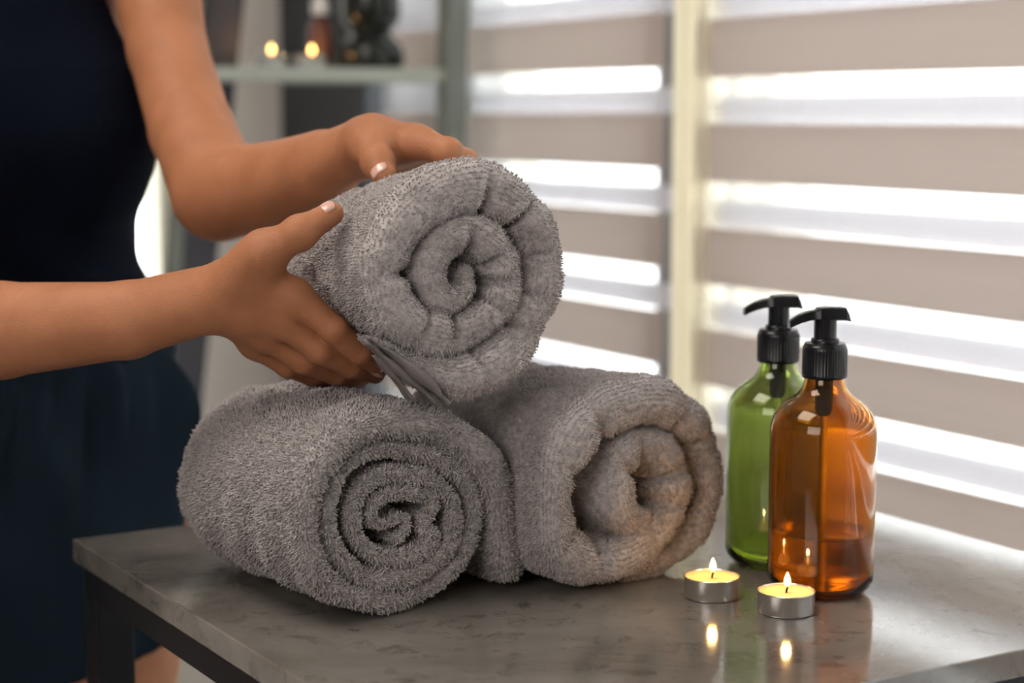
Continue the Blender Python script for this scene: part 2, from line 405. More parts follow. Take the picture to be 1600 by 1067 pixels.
        if lie: G[..., 2] = np.maximum(G[..., 2], TZ + .0012)
        return G, n, flip, ws, rf, T, sn
    sp_ = tuft[0]
    G, n, flip, ws, rf, T, sn = sweep(q, sp_, Lb, Lb, 0, True, creases)
    ns, nq = G.shape[:2]; idx = np.arange(ns * nq).reshape(ns, nq)
    jn = np.roll(idx, -1, axis=1)
    Q = np.stack([idx[:-1], idx[1:], jn[1:], jn[:-1]], -1).reshape(-1, 4)
    if flip: Q = Q[:, ::-1]
    capA = idx[0][::-1][None] if not flip else idx[0][None]; capB = idx[-1][None] if not flip else idx[-1][::-1][None]
    # tufts of pile
    deep = (ws[None, :] > .035) & (sn[None, :] < 0) | (rf[None, :] * 0 > 1)
    vis = ~np.broadcast_to(deep, (ns, nq)).copy()
    # arc-length from the outer end: only the last wrap shows its outer side
    sa = np.linspace(0, 1, ns)[:, None] * ns * sp_
    per = (np.ptp(q[:, 0]) + np.ptp(q[:, 1])) * 1.75
    vis &= ~((ws[None, :] > .035) & (sa > per))
    camd = np.array([0, 0, CZ]) - G; camd /= np.linalg.norm(camd, axis=2)[..., None]
    vis &= (n * camd).sum(2) > -.35
    p0 = G[vis]; n0 = n[vis]; M = len(p0)
    tdir = np.cross(n0, rs.normal(size=(M, 3))); tdir /= np.linalg.norm(tdir, axis=1)[:, None]; bd = np.cross(n0, tdir)
    hgt, rad, lean, jit = tuft[1:5]
    clump = np.stack([wav(p0, .006, 3), wav(p0, .006, 13), wav(p0, .006, 23)], -1)
    p0 = p0 + (tdir * rs.uniform(-1, 1, (M, 1)) + bd * rs.uniform(-1, 1, (M, 1))) * jit
    d = n0 + clump * lean * .6 + rs.normal(size=(M, 3)) * lean * .45 + np.array([0, 0, -.12]); d /= np.linalg.norm(d, axis=1)[:, None]
    h = hgt * rs.uniform(.65, 1.25, (M, 1)); r0 = rad * rs.uniform(.8, 1.2, (M, 1))
    curl = rs.normal(size=(M, 3)) * .35
    vs = []
    for hh, rk in ((-.15, .9), (.5, 1.0), (.88, .72)):
        cpos = p0 + d * h * hh + curl * h * max(0, hh) ** 2 * .5
        for j in range(4):
            aa = j * math.pi / 2 + hh; vs.append(cpos + (tdir * math.cos(aa) + bd * math.sin(aa)) * r0 * rk)
    vs.append(p0 + d * h * 1.05 + curl * h * .5)
    TV = np.stack(vs, 1)
    if lie: TV[..., 2] = np.maximum(TV[..., 2], TZ + .0002)
    base = ns * nq + np.arange(M)[:, None] * 13
    fq = []
    for lv in (0, 4):
        for j in range(4): fq.append(np.array([lv + j, lv + (j + 1) % 4, lv + 4 + (j + 1) % 4, lv + 4 + j]))
    TQ = (base[:, None, :] + np.array(fq)[None]).reshape(-1, 4)
    TR = (base[:, None, :] + np.array([[8 + j, 8 + (j + 1) % 4, 12] for j in range(4)])[None]).reshape(-1, 3)
    me = np_mesh(name, np.vstack([G.reshape(-1, 3), TV.reshape(-1, 3)]), [Q, capA, capB, TQ, TR])
    if hems:
        root = empty(name, C + a * Lb / 2, label, 'towel', 'rolled grey towels'); body = link('rolled_cloth', me, m_terry, root)
    else:
        root = body = link(name, me, m_terry); tag(body, label, 'towel', 'rolled grey towels')
    for hp, hl, off in hems:
        qq = []
        for px, py, th in hp:
            p = onplane(px, py, C, a); qq.append(((p - C).dot(e1), (p - C).dot(e2), th * p.y / F))
        save = lump; Gh, nh, fl, *_ = sweep(np.array(qq), .0015, hl, hl, off, False, ())
        n1, n2 = Gh.shape[:2]; ix = np.arange(n1 * n2).reshape(n1, n2); jn = np.roll(ix, -1, axis=1)
        Qh = np.stack([ix[:-1], ix[1:], jn[1:], jn[:-1]], -1).reshape(-1, 4)
        if fl: Qh = Qh[:, ::-1]
        link('hem', np_mesh('hem', Gh.reshape(-1, 3), [Qh, ix[0][None], ix[-1][None]]), m_hem, root)
    HF[name + label[:8]] = (C, a, e1, e2)
    return root
def zp(scale, ox, oy, pts): return [(ox + x / scale, oy + y / scale, t / scale) for x, y, t in pts]

p1 = zp(2.54, 260, 560, [(1370, 880, 80), (1330, 760, 120), (1315, 640, 130), (1300, 520, 140), (1230, 390, 140), (1090, 285, 140), (920, 245, 135), (750, 280, 130), (620, 380, 125),
    (550, 520, 120), (540, 680, 110), (580, 820, 100), (680, 925, 95), (830, 960, 90), (980, 935, 80), (1110, 850, 75), (1190, 730, 75), (1215, 600, 75), (1180, 480, 75), (1070, 395, 75),
    (910, 357, 72), (780, 370, 70), (690, 430, 70), (640, 530, 70), (625, 650, 72), (670, 775, 75), (770, 855, 75), (900, 875, 75), (1030, 825, 75), (1110, 735, 75), (1140, 630, 70), (1110, 540, 65),
    (1020, 475, 62), (900, 455, 60), (800, 485, 60), (735, 565, 60), (730, 660, 60), (775, 745, 60), (860, 790, 58), (960, 785, 55), (1040, 735, 52), (1050, 690, 50), (1000, 670, 50), (1010, 630, 46), (1065, 590, 46), (1030, 545, 46), (940, 530, 46), (850, 545, 46),
    (795, 595, 46), (805, 650, 46), (870, 660, 46), (930, 620, 46), (960, 650, 46), (925, 700, 46), (890, 725, 46)])
towel('rolled_towel', 'front left rolled grey towel with thin spiral layers lying on the table', (640, 800), (-.60, .80), 0, [(x_, y_, t_ * (.83 if i_ > 11 else .97)) for i_, (x_, y_, t_) in enumerate(p1)], .185, .96, 1.15,
      (.00155, .0028, .00066, .5, .0007), creases=((560, 905, .008, .004),), seed=3, endround=.16, side=1)
p2 = zp(2.809, 680, 550, [(800, 990, 40), (930, 945, 80), (1070, 850, 115), (1160, 710, 125), (1190, 560, 130), (1165, 410, 145), (1090, 285, 170), (960, 210, 200), (800, 215, 220), (640, 300, 235), (530, 450, 245),
    (475, 620, 240), (500, 790, 220), (590, 895, 205), (730, 905, 190), (880, 840, 180), (990, 740, 180), (1015, 600, 200), (1000, 480, 190), (915, 410, 150), (820, 430, 160), (755, 530, 220), (745, 650, 210), (820, 745, 140), (880, 715, 110), (890, 670, 90)])
towel('rolled_towel', 'rolled grey towel with thick plump folds beside the soap bottles', (955, 770), (-.66, .75), 0, p2, .19, .93, 1.25,
      (.00155, .0018, .00062, .42, .0007), seed=5, extra=0.0, lump=.0022, bulge=.004, side=-1,
      creases=((925, 672, .004, .007), (985, 668, .004, .006), (1045, 655, .004, .005), (1075, 690, .004, .005), (1030, 738, .004, .007), (890, 820, .0045, .006), (925, 845, .0045, .006), (1005, 850, .004, .004), (1040, 780, .004, .005), (990, 755, .003, .006), (955, 725, .004, .005), (870, 730, .006, .003)))
p3 = zp(2.135, 440, 160, [(330, 800, 20), (430, 865, 50), (520, 910, 110), (600, 915, 165), (690, 865, 185), (785, 770, 165), (850, 640, 145), (858, 500, 145), (805, 375, 150), (710, 300, 165), (590, 280, 175), (470, 325, 175), (375, 410, 165), (335, 520, 160), (350, 650, 155), (415, 745, 150), (540, 778, 140),
    (640, 745, 140), (710, 665, 140), (725, 570, 150), (690, 480, 150), (610, 440, 130), (530, 460, 130), (480, 530, 140), (480, 610, 130), (525, 655, 105), (580, 640, 90), (605, 585, 80), (580, 540, 60)])
towel('rolled_towel', 'rolled grey towel held up in the person\'s hands above the others', (725, 445), (-.55, .83), -.05, p3, .175, .66, 1.20,
      (.0015, .0017, .0006, .42, .0007), lie=False, seed=9, lump=.0020, bulge=.003, endround=.10,
      creases=((742, 318, .0035, .007), (795, 345, .0035, .006), (838, 395, .0035, .005), (615, 425, .004, .006), (700, 545, .004, .005), (650, 505, .003, .004), (770, 395, .0035, .006), (795, 440, .0035, .005), (725, 372, .004, .006), (800, 520, .004, .005), (845, 470, .004, .004), (740, 580, .004, .003), (770, 490, .0035, .004)),
      hems=((zp(1, 0, 0, [(562, 524, 4), (606, 555, 9), (652, 592, 11), (694, 634, 10)]), .012, -.010), (zp(1, 0, 0, [(566, 532, 4), (604, 566, 8), (646, 602, 9), (682, 638, 8)]), .013, -.006),
            (zp(1, 0, 0, [(588, 556, 3), (612, 584, 7), (634, 612, 8), (646, 630, 6)]), .014, -.002)))
def loose_edge(pts, width, th, parent):
    """a loose length of the towel's woven edge: a ribbon with thickness"""
    P = seg(np.array([A3(at(*p)) for p in pts]), 8); ax = A3(Vector((-.55, .83, -.05)).normalized()); n = len(P); t = np.gradient(P, axis=0); nr = np.cross(t, ax); nr /= np.linalg.norm(nr, axis=1)[:, None]
    prof = [(0, -.5), (0, .5), (.5, .62), (1, .5), (1, -.5), (.5, -.62)]; vs = np.stack([P + ax * width * a_ + nr * th * b_ for a_, b_ in prof], 1); ix = np.arange(n * 6).reshape(n, 6); jn = np.roll(ix, -1, 1)
    link('hem', np_mesh('hem', vs.reshape(-1, 3), [np.stack([ix[:-1], ix[1:], jn[1:], jn[:-1]], -1).reshape(-1, 4), ix[0][None], ix[-1][::-1][None]]), m_hem, parent)
held = bpy.data.objects['rolled_cloth'].parent
loose_edge([(462, 566, 1.305), (470, 580, 1.30), (500, 592, 1.295), (545, 597, 1.285), (598, 578, 1.27)], .03, .006, held)
loose_edge([(470, 578, 1.315), (500, 598, 1.31), (540, 603, 1.30), (590, 588, 1.285)], .03, .004, held)

# ------------------------------------------------------------------ soap bottles
m_plastic = mat('black plastic', (.006, .007, .009), .25, spec=.4)
def bottle(name, label, px, py, glass_c, liq_c, liq_z, rot, sc_=1.0):
    b = onz_tab(px, py)
    root = empty(name, b, label, 'bottle')
    mg = mat(name + ' glass ' + label[:5], glass_c, .015, trans=1, ior=1.45); mi = mat('filmed inner glass ' + label[:5], glass_c, .22, trans=1, ior=1.45); ml = mat('liquid ' + label[:5], liq_c, .10, trans=1, ior=1.36)
    s = sc_; R0 = .0368
    def arc(cx, cz, r, a0, a1, n): return [(cx + r * math.cos(math.radians(a0 + (a1 - a0) * i / n)), cz + r * math.sin(math.radians(a0 + (a1 - a0) * i / n))) for i in range(n + 1)]
    out = [(0, .0012), (.020, .0006), (R0 - .013, 0)] + arc(R0 - .013, .013, .013, -90, 0, 8)[1:] + [(R0, .05), (R0, .09)] + [(R0, .112), (R0 - .0006, .118), (R0 - .0024, .1238), (R0 - .0056, .1288), (R0 - .0098, .1330), (R0 - .0142, .1362), (R0 - .0182, .1392), (R0 - .0212, .1428), (R0 - .0230, .1475), (.0128, .152), (.0124, .166)]
    tck = .0016
    inn = [(.0108, .166), (.0110, .152), (R0 - .0248, .147), (R0 - .0230, .1420), (R0 - .0200, .1382), (R0 - .0158, .1350), (R0 - .0112, .1316), (R0 - .0070, .1274), (R0 - .0040, .1225), (R0 - tck - .0002, .117), (R0 - tck, .110), (R0 - tck, .05)] + arc(R0 - .0135, .0155, .0119, 0, -90, 8) + [(.012, .0042), (0, .0046)]
    prof = [(r * s, z * s) for r, z in out + inn]
    gb = MB().lathe(prof, b, 72).build('glass_body', [mg, mi], root, True, 60)
    for p_ in gb.data.polygons:      # soap film on the inner wall
        c_ = p_.center; rr = math.hypot(c_.x - b.x, c_.y - b.y)
        if rr < R0 * s - .0009 and .02 < c_.z - b.z < .118 * s: p_.material_index = 1
    # liquid, a hair inside the inner wall
    e = .0003; lq = [(0, .0046 + e)] + [(r, z + e) for r, z in arc(R0 - .0135, .0155, .0119 - e, -90, 0, 8) if z < liq_z] + [(R0 - tck - e, liq_z)] * (1 if liq_z > .016 else 0)
    rl = lq[-1][0]; lq += [(rl, liq_z), (rl - .0004, liq_z), (rl - .0010, liq_z - .0010), (rl - .0022, liq_z - .0014), (0, liq_z - .0015)]
    MB().lathe([(r * s, z * s) for r, z in lq], b, 72).build('liquid_soap', ml, root, True, 50)
    mt = mat('dip tube ' + label[:5], (.95, .95, .92), .35, trans=1, ior=1.25)
    MB().tube([b + Vector((0, 0, z * s)) for z in (.006, .05, .10, .150)], .0026 * s, 12).build('dip_tube', mt, root, True)
    MB().tube([b + Vector((0, 0, z * s)) for z in (.124, .128, .140, .150)], [.004 * s, .0062 * s, .0062 * s, .0062 * s], 16).build('pump_chamber', mat('chamber', (.05, .05, .05), .4), root, True)
    rib = lambda a, z: 1 + (.012 * math.cos(a * 48) if .1535 * s < z < .170 * s else 0)
    cpz = [(.0100, .152), (.0150, .1505), (.0156, .1515), (.0156, .1530), (.01535, .1536), (.01535, .1695), (.0152, .1712), (.0145, .1730), (.0142, .1733), (.0138, .1746), (.0098, .1752), (.0095, .1772), (.0086, .1780), (.0076, .1782)]
    MB().lathe([(r * s, z * s) for r, z in cpz], b, 192, rib).build('collar', m_plastic, root, True, 40)
    MB().lathe([(r * s, z * s) for r, z in ((0, .176), (.0078, .176), (.0078, .1925), (.0072, .1930), (0, .1930))], b, 32).build('pump_stem', m_plastic, root, True)
    # pump head: a tapering, drooping spout lofted from rectangles
    secs = []   # (x, zc, halfwidth, halfheight)
    for x, z, hw, hh in ((.0150, .1925, .0066, .0030), (.0128, .1948, .0080, .0044), (.0010, .1952, .0082, .0044), (-.0050, .1950, .0078, .0040), (-.0068, .1942, .0064, .0032), (-.0120, .1936, .0056, .0031), (-.0175, .1920, .0048, .0030), (-.0225, .1896, .0042, .0027), (-.0260, .1874, .0038, .0023)):
        secs.append((x * s, z * s, hw * s, hh * s))
    h = MB(); nn = []
    cr, sr = math.cos(rot), math.sin(rot)
    for i, (x, z, hw, hh) in enumerate(secs):
        row = []
        for yy, zz in ((-1, -.8), (-.8, -1), (.8, -1), (1, -.8), (.88, .8), (.7, 1), (-.7, 1), (-.88, .8)):
            X, Y = x + (.0012 * s * (zz < 0) if i == 0 else 0), yy * hw
            row.append(len(h.v)); h.v.append(b + Vector((X * cr - Y * sr, X * sr + Y * cr, z + zz * hh)))
        nn.append(row)
    for i in range(len(nn) - 1):
        for j in range(8): h.f.append([nn[i][j], nn[i][(j + 1) % 8], nn[i + 1][(j + 1) % 8], nn[i + 1][j]])
    h.f.append(nn[0][::-1]); h.f.append(nn[-1])
    h.build('pump_head', m_plastic, root, True, 30)
    return root
def onz_tab(px, py):
    r = ray(px, py); t = (TZ - CZ) / r.z; p = Vector((0, 0, CZ)) + r * t; p.z = TZ; return p
bottle('soap_bottle', 'amber glass pump bottle, nearly half full, in front of the green one', 1281, 922, (.71, .34, .020), (.97, .78, .26), .0435, math.radians(8))
bottle('soap_bottle', 'green glass pump bottle, almost empty, behind the amber one', 1210, 878, (.45, .53, .21), (.92, .96, .30), .013, math.radians(6))

# ------------------------------------------------------------------ tealights
m_alu = mat('aluminium cup', (.78, .77, .76), .24, metal=1)
m_wax = mat('candle wax', (.98, .62, .28), .35, sss=.6); bsdf(m_wax).inputs['Subsurface Radius'].default_value = (1, .6, .3); bsdf(m_wax).inputs['Subsurface Scale'].default_value = .01
m_wick = mat('burnt wick', (.01, .008, .007), .9)
m_flame = bpy.data.materials.new('flame'); m_flame.use_nodes = True
def fl_mat(m):
    nt = m.node_tree; nt.nodes.clear(); o = nt.nodes.new('ShaderNodeOutputMaterial'); e = nt.nodes.new('ShaderNodeEmission')
    tcn = nt.nodes.new('ShaderNodeTexCoord'); sx = nt.nodes.new('ShaderNodeSeparateXYZ'); r = nt.nodes.new('ShaderNodeValToRGB')
    r.color_ramp.elements[0].color = (1, .30, .03, 1); r.color_ramp.elements[0].position = .05; r.color_ramp.elements[1].color = (1, .62, .18, 1); r.color_ramp.elements[1].position = .45
    nt.links.new(tcn.outputs['Generated'], sx.inputs[0]); nt.links.new(sx.outputs['Z'], r.inputs['Fac']); nt.links.new(r.outputs[0], e.inputs[0]); e.inputs[1].default_value = 14
    nt.links.new(e.outputs[0], o.inputs[0])
fl_mat(m_flame)
def tealight(name, label, b, power, group, s=1.0, lean=0):
    b = Vector(b); root = empty(name, b, label, 'candle', group)
    R, Hh = .0192 * s, .0150 * s
    cup = [(0, .0002), (R - .0016, 0), (R - .0006, .0004), (R - .0002, .0014), (R, Hh - .0007), (R + .0003, Hh - .0004), (R + .0002, Hh), (R - .0003, Hh), (R - .0005, Hh - .0006), (R - .0007, .0012), (0, .001)]
    MB().lathe(cup, b, 64, lambda a, z: 1 + .004 * math.sin(a * 3 + lean) + .0022 * math.sin(a * 7)).build('metal_cup', m_alu, root, True, 50)
    wz = Hh - .0018
    MB().lathe([(0, .0015), (R - .0012, .0015), (R - .0009, wz + .0008), (R - .0018, wz + .0006), (R - .0032, wz), (R - .008, wz - .0004), (.0025, wz - .0005), (.0015, wz), (0, wz)], b, 64).build('wax', m_wax, root, True, 70)
    wt = b + Vector((.0004, 0, wz + .0058 * s))
    MB().tube([b + Vector((0, 0, wz - .001)), b + Vector((.0002, 0, wz + .002)), b + Vector((.0010, 0, wz + .0042)), wt], [.0007, .0007, .0006, .0003], 8).build('wick', m_wick, root, True)
    fl = [(0, 0), (.0012, .0006), (.0021, .0020), (.0024, .0036), (.0021, .0056), (.0014, .0078), (.0006, .0096), (0, .0104)]
    MB().lathe([(r * s, z * s) for r, z in fl], b + Vector((.0006, 0, wz + .0040 * s)), 20).build('flame', m_flame, root, True, 80)
    l = bpy.data.lights.new('flame_light', 'POINT'); l.energy = power; l.color = (1, .55, .20); l.shadow_soft_size = .003
    lo = bpy.data.objects.new('flame_light', l); col.objects.link(lo); lo.location = b + Vector((.0006, 0, Hh + .012)); 
    return root
tealight('tealight_candle', 'lit tealight nearer the viewer, in front of the amber bottle', onz_tab(1228, 956), .05, 'tealights on the table')
tealight('tealight_candle', 'lit tealight beside the plump towel, left of the other one', onz_tab(1112, 932), .05, 'tealights on the table', lean=2)

# ------------------------------------------------------------------ shelf unit in the background
m_post = mat('dark shelf post', (.035, .035, .045), .5); m_post2 = mat('grey green shelf post', (.16, .18, .16), .5)
sh = empty('shelf_unit', at(500, 180, 2.6) * 1.0, 'tall leaning shelf unit with grey posts behind the raised arm', 'shelf')
sh.location.z = 0
def bar(p, q, wx, wy, m, name):
    p, q = Vector(p), Vector(q); c = (p + q) / 2; z = (q - p); ln = z.length; z.normalize(); x = V - z * V.dot(z); x.normalize(); y = z.cross(x)
    R = Matrix((x, y, z)).transposed(); MB().box(c, (wx, wy, ln), R, .003).build(name, m, sh)
def line_at(px1, py1, px2, py2, d):   # extend a sighted line at one depth to the floor and up
    a, b_ = at(px1, py1, d), at(px2, py2, d); t0 = (0.0 - a.z) / (b_.z - a.z); t1 = (1.75 - a.z) / (b_.z - a.z)
    return a + (b_ - a) * t0, a + (b_ - a) * t1
a0, a1 = line_at(350, 0, 306, 420, 2.62); bar(a0, a1, .052, .03, m_post, 'post')
a0, a1 = line_at(302, 0, 272, 420, 2.60); bar(a0, a1, .022, .02, m_post2, 'post')
a0, a1 = line_at(708, 0, 704, 420, 2.62); bar(a0, a1, .036, .03, m_post2, 'post')
zs = at(500, 103, 2.55).z
shelf_L, shelf_R = at(318, 103, 2.52), at(715, 103, 2.62)
m_shelf = mat('glass green shelf', (.42, .46, .42), .2)
def shelfboard(z):
    a_, b_ = shelf_L.copy(), shelf_R.copy(); a_.z = b_.z = z; x = (b_ - a_).normalized(); y = Vector((-x.y, x.x, 0))
    MB().box((a_ + b_) / 2 + y * .08, ((b_ - a_).length, .18, .020), Matrix((x, y, Vector((0, 0, 1)))).transposed(), .003).build('shelf_board', m_shelf, sh)
for z in (zs - .012, zs + .36, zs - .62): shelfboard(z)
STZ = zs - .002
def onshelf(px, d): p = at(px, 100, d); p.z = STZ; return p
tealight('tealight_candle', 'lit tealight on the background shelf, nearest the arm', onshelf(424, 2.58), .12, 'tealights on the background shelf', 1.15)
tealight('tealight_candle', 'lit tealight on the background shelf, beside the brown bottle', onshelf(487, 2.60), .12, 'tealights on the background shelf', 1.15)
m_amb2 = mat('brown bottle', (.09, .03, .018), .3); m_sil = mat('silver cap', (.8, .78, .75), .3, metal=1)
p = onshelf(502, 2.66); bo = empty('lotion_bottle', p, 'slim brown bottle with silver top on the background shelf', 'bottle')
MB().lathe([(0, 0), (.016, 0), (.018, .003), (.018, .060), (.014, .068), (.008, .072), (.008, .078), (0, .078)], p, 32).build('bottle_body', m_amb2, bo, True)
MB().lathe([(0, .078), (.013, .078), (.013, .096), (.010, .098), (.010, .104), (0, .105)], p, 32).build('cap', m_sil, bo, True)
p = onshelf(580, 2.66); m_vase = mat('dark green glaze', (.010, .014, .012), .22)
tag(MB().lathe([(0, 0), (.042, 0), (.047, .005), (.048, .020), (.044, .034), (.034, .044), (.029, .050), (.029, .056), (.038, .064), (.043, .078), (.043, .10), (.036, .118), (.026, .128), (.024, .145), (.030, .158), (.026, .158), (.020, .145), (.022, .13), (0, .125)], p, 48).build('vase', m_vase, smooth=True), 'dark green stacked vase on the background shelf', 'vase')

# ------------------------------------------------------------------ the person
def smin(a, b, k):
    h = np.maximum(k - np.abs(a - b), 0) / k
    return np.minimum(a, b) - h * h * k * .25
class Body:
    """signed distance field made of tapered capsules and lofted torso slices"""
    def __init__(s): s.ops = []
    def cap(s, a, b, ra, rb, k, grp='b', squash=None):
        s.ops.append(('cap', np.array(a, float), np.array(b, float), ra, rb, k, grp, squash)); return s
def cap_d(P, a, b, ra, rb, squash=None):
    ab = b - a; t = np.clip(((P - a) @ ab) / max(ab @ ab, 1e-12), 0, 1)
    v = P - a - t[..., None] * ab
    if squash is not None:     # (direction, factor): flatten across this direction
        dn, f = squash; c = (v @ dn)[..., None] * dn; v = v + c * (1 / f - 1)
        return (np.linalg.norm(v, axis=-1) - (ra + (rb - ra) * t)) * (f if f < 1 else 1) ** .5
    return np.linalg.norm(v, axis=-1) - (ra + (rb - ra) * t)
el, ef = A3(V), A3(-U)       # her left, her front
BC = np.array([-.462, 1.615, 0.])
TZS = np.array([.60, .66, .72, .80, .88, .93, .98, 1.03, 1.08, 1.12, 1.17, 1.22, 1.28, 1.34, 1.385, 1.41])
TA = np.array([.10, .145, .160, .168, .165, .158, .147, .136, .127, .121, .132, .134, .118, .125, .09, .05])
TB = np.array([.07, .095, .105, .110, .105, .098, .090, .085, .084, .088, .100, .105, .095, .075, .06, .045])
def torso_d(P, grow=0.0, a=TA, b=TB, zs_=TZS):
    Q = P - BC; x = Q @ el; y = Q @ ef; z = P[..., 2]
    A_ = np.interp(z, zs_, a) + grow; B_ = np.interp(z, zs_, b) + grow
    r = np.sqrt((x / A_) ** 2 + (y / B_) ** 2); d = (r - 1) * np.minimum(A_, B_) / np.maximum(.55, np.minimum(r, 1.2)) * .95
    dz = np.maximum(zs_[0] - z, z - zs_[-1]); return np.maximum(d, dz)
def mid(pts): return A3(at(*pts))
# arms (pixel column, row and distance sighted once for each joint)
shL, elL, wrL = mid((228, -110, 1.63)), mid((342, 302, 1.50)), mid((572, 226, 1.335))
shR, elR, wrR = mid((-330, -90, 1.50)), mid((-135, 524, 1.31)), mid((348, 461, 1.215))
arms = []   # (a, b, ra, rb, k, squash)
def arm(pts, rad, handn):
    for i in range(len(pts) - 1): arms.append((pts[i], pts[i + 1], rad[i], rad[i + 1], .005, (handn, .88) if i == len(pts) - 2 else None))
nR = A3(Vector((-.55, -.80, .22)).normalized())     # back of the right hand faces this way
nL = A3(Vector((-.15, -.35, .92)).normalized())
arm([shL, mid((262, 80, 1.59)), mid((300, 205, 1.545)), elL, mid((425, 291, 1.45)), mid((505, 262, 1.385)), wrL], (.042, .034, .0355, .0385, .0345, .0285, .0222), nL)
arm([shR, mid((-240, 200, 1.42)), elR, mid((0, 516, 1.275)), mid((200, 500, 1.24)), wrR], (.043, .038, .0345, .0338, .0262, .0222), nR)
def finger(pts, rad): return [(pts[i], pts[i + 1], rad[i], rad[i + 1]) for i in range(len(pts) - 1)]
hands = []
def hand(wr, mcps, fingers, thumb, frad, trad, n, heel=()):
    palm = [(mid(a_), mid(b_), ra_, rb_, .012, None) for a_, b_, ra_, rb_ in heel]
    for i, m in enumerate(mcps):
        w0 = wr + (np.mean(mcps, 0) - wr) * .10 + (m - np.mean(mcps, 0)) * .35
        palm.append((w0, m, .0135, .0102, .014, (n, .85)))
    for i in range(3):      # web between the metacarpals
        palm.append(((wr + mcps[i]) / 2, (mcps[i] + mcps[i + 1]) / 2 * .94 + wr * .06, .0125, .0085, .012, (n, .85)))
    fs = [finger(f_, frad[i]) for i, f_ in enumerate(fingers)]; th = finger(thumb, trad)
    web = [(wr + (thumb[0] - wr) * .3, thumb[1], .014, .0125, .014, None), (thumb[0] * .5 + thumb[1] * .5, mcps[0] * .75 + wr * .25, .010, .008, .018, None)]
    hands.append((palm + web, fs, th, n))
M_ = lambda *l: [mid(p) for p in l]
# right hand: thumb on top, fingers running under the towel
fR = [M_((462, 462, 1.198), (522, 516, 1.198), (562, 550, 1.212), (594, 572, 1.235)),
      M_((440, 498, 1.205), (500, 546, 1.208), (548, 571, 1.228), (586, 583, 1.265)),
      M_((418, 522, 1.222), (476, 564, 1.228), (526, 583, 1.250), (564, 588, 1.290)),
      M_((398, 536, 1.245), (450, 572, 1.250), (486, 586, 1.272), (515, 588, 1.300))]
tR = M_((378, 436, 1.200), (414, 394, 1.186), (468, 364, 1.180), (518, 334, 1.190))
hand(wrR, [f_[0] for f_ in fR], fR, tR, [(.0108, .0092, .0085, .0074), (.0108, .0094, .0086, .0075), (.0105, .0090, .0082, .0072), (.0098, .0080, .0074, .0066)], (.0150, .0128, .0104, .0080), nR)
# left hand: palm down over the roll, thumb towards the viewer, fingers over the far side
fL = [M_((660, 224, 1.292), (700, 238, 1.280), (726, 253, 1.292), (744, 272, 1.310)),
      M_((650, 220, 1.318), (698, 238, 1.318), (728, 256, 1.330), (744, 276, 1.345)),
      M_((638, 220, 1.345), (684, 243, 1.350), (714, 262, 1.362), (730, 282, 1.375)),
      M_((622, 224, 1.368), (660, 246, 1.380), (688, 262, 1.390), (702, 282, 1.398))]
tL = M_((583, 212, 1.318), (582, 232, 1.292), (590, 254, 1.272), (600, 274, 1.262))
hand(wrL, [f_[0] for f_ in fL], fL, tL, [(.0108, .0094, .0084, .0074), (.0108, .0094, .0084, .0074), (.0105, .0090, .0082, .0072), (.0098, .0080, .0074, .0066)], (.0145, .0118, .0104, .0086), nL, (((584, 240, 1.355), (630, 246, 1.365), .0150, .0120), ((596, 244, 1.320), (650, 244, 1.325), .0100, .0090)))
hipL = BC + el * .085; hipR = BC - el * .085
def leg_pts(h): 
    k = h.copy(); k[2] = .46; a_ = h.copy(); a_[2] = .09; t_ = h.copy(); t_[2] = .80; return t_, k, a_
legs = []
for h in (hipL, hipR):
    t_, k_, a_ = leg_pts(h); side = el * (.006 if h is hipL else -.006)
    legs.append((t_, k_, .084, .052, .03, None)); legs.append((k_, (k_ + a_) / 2 - ef * .008 + np.array([0, 0, .06]), .050, .052, .03, None)); legs.append(((k_ + a_) / 2 - ef * .008 + np.array([0, 0, .06]), a_, .052, .034, .03, None))
    ft = a_ + ef * .12; ft[2] = .032; hl_ = a_ - ef * .03; hl_[2] = .034
    legs.append((a_, hl_, .034, .034, .02, None)); legs.append((hl_, ft, .034, .028, .03, None)); legs.append((a_, ft, .034, .028, .03, None))
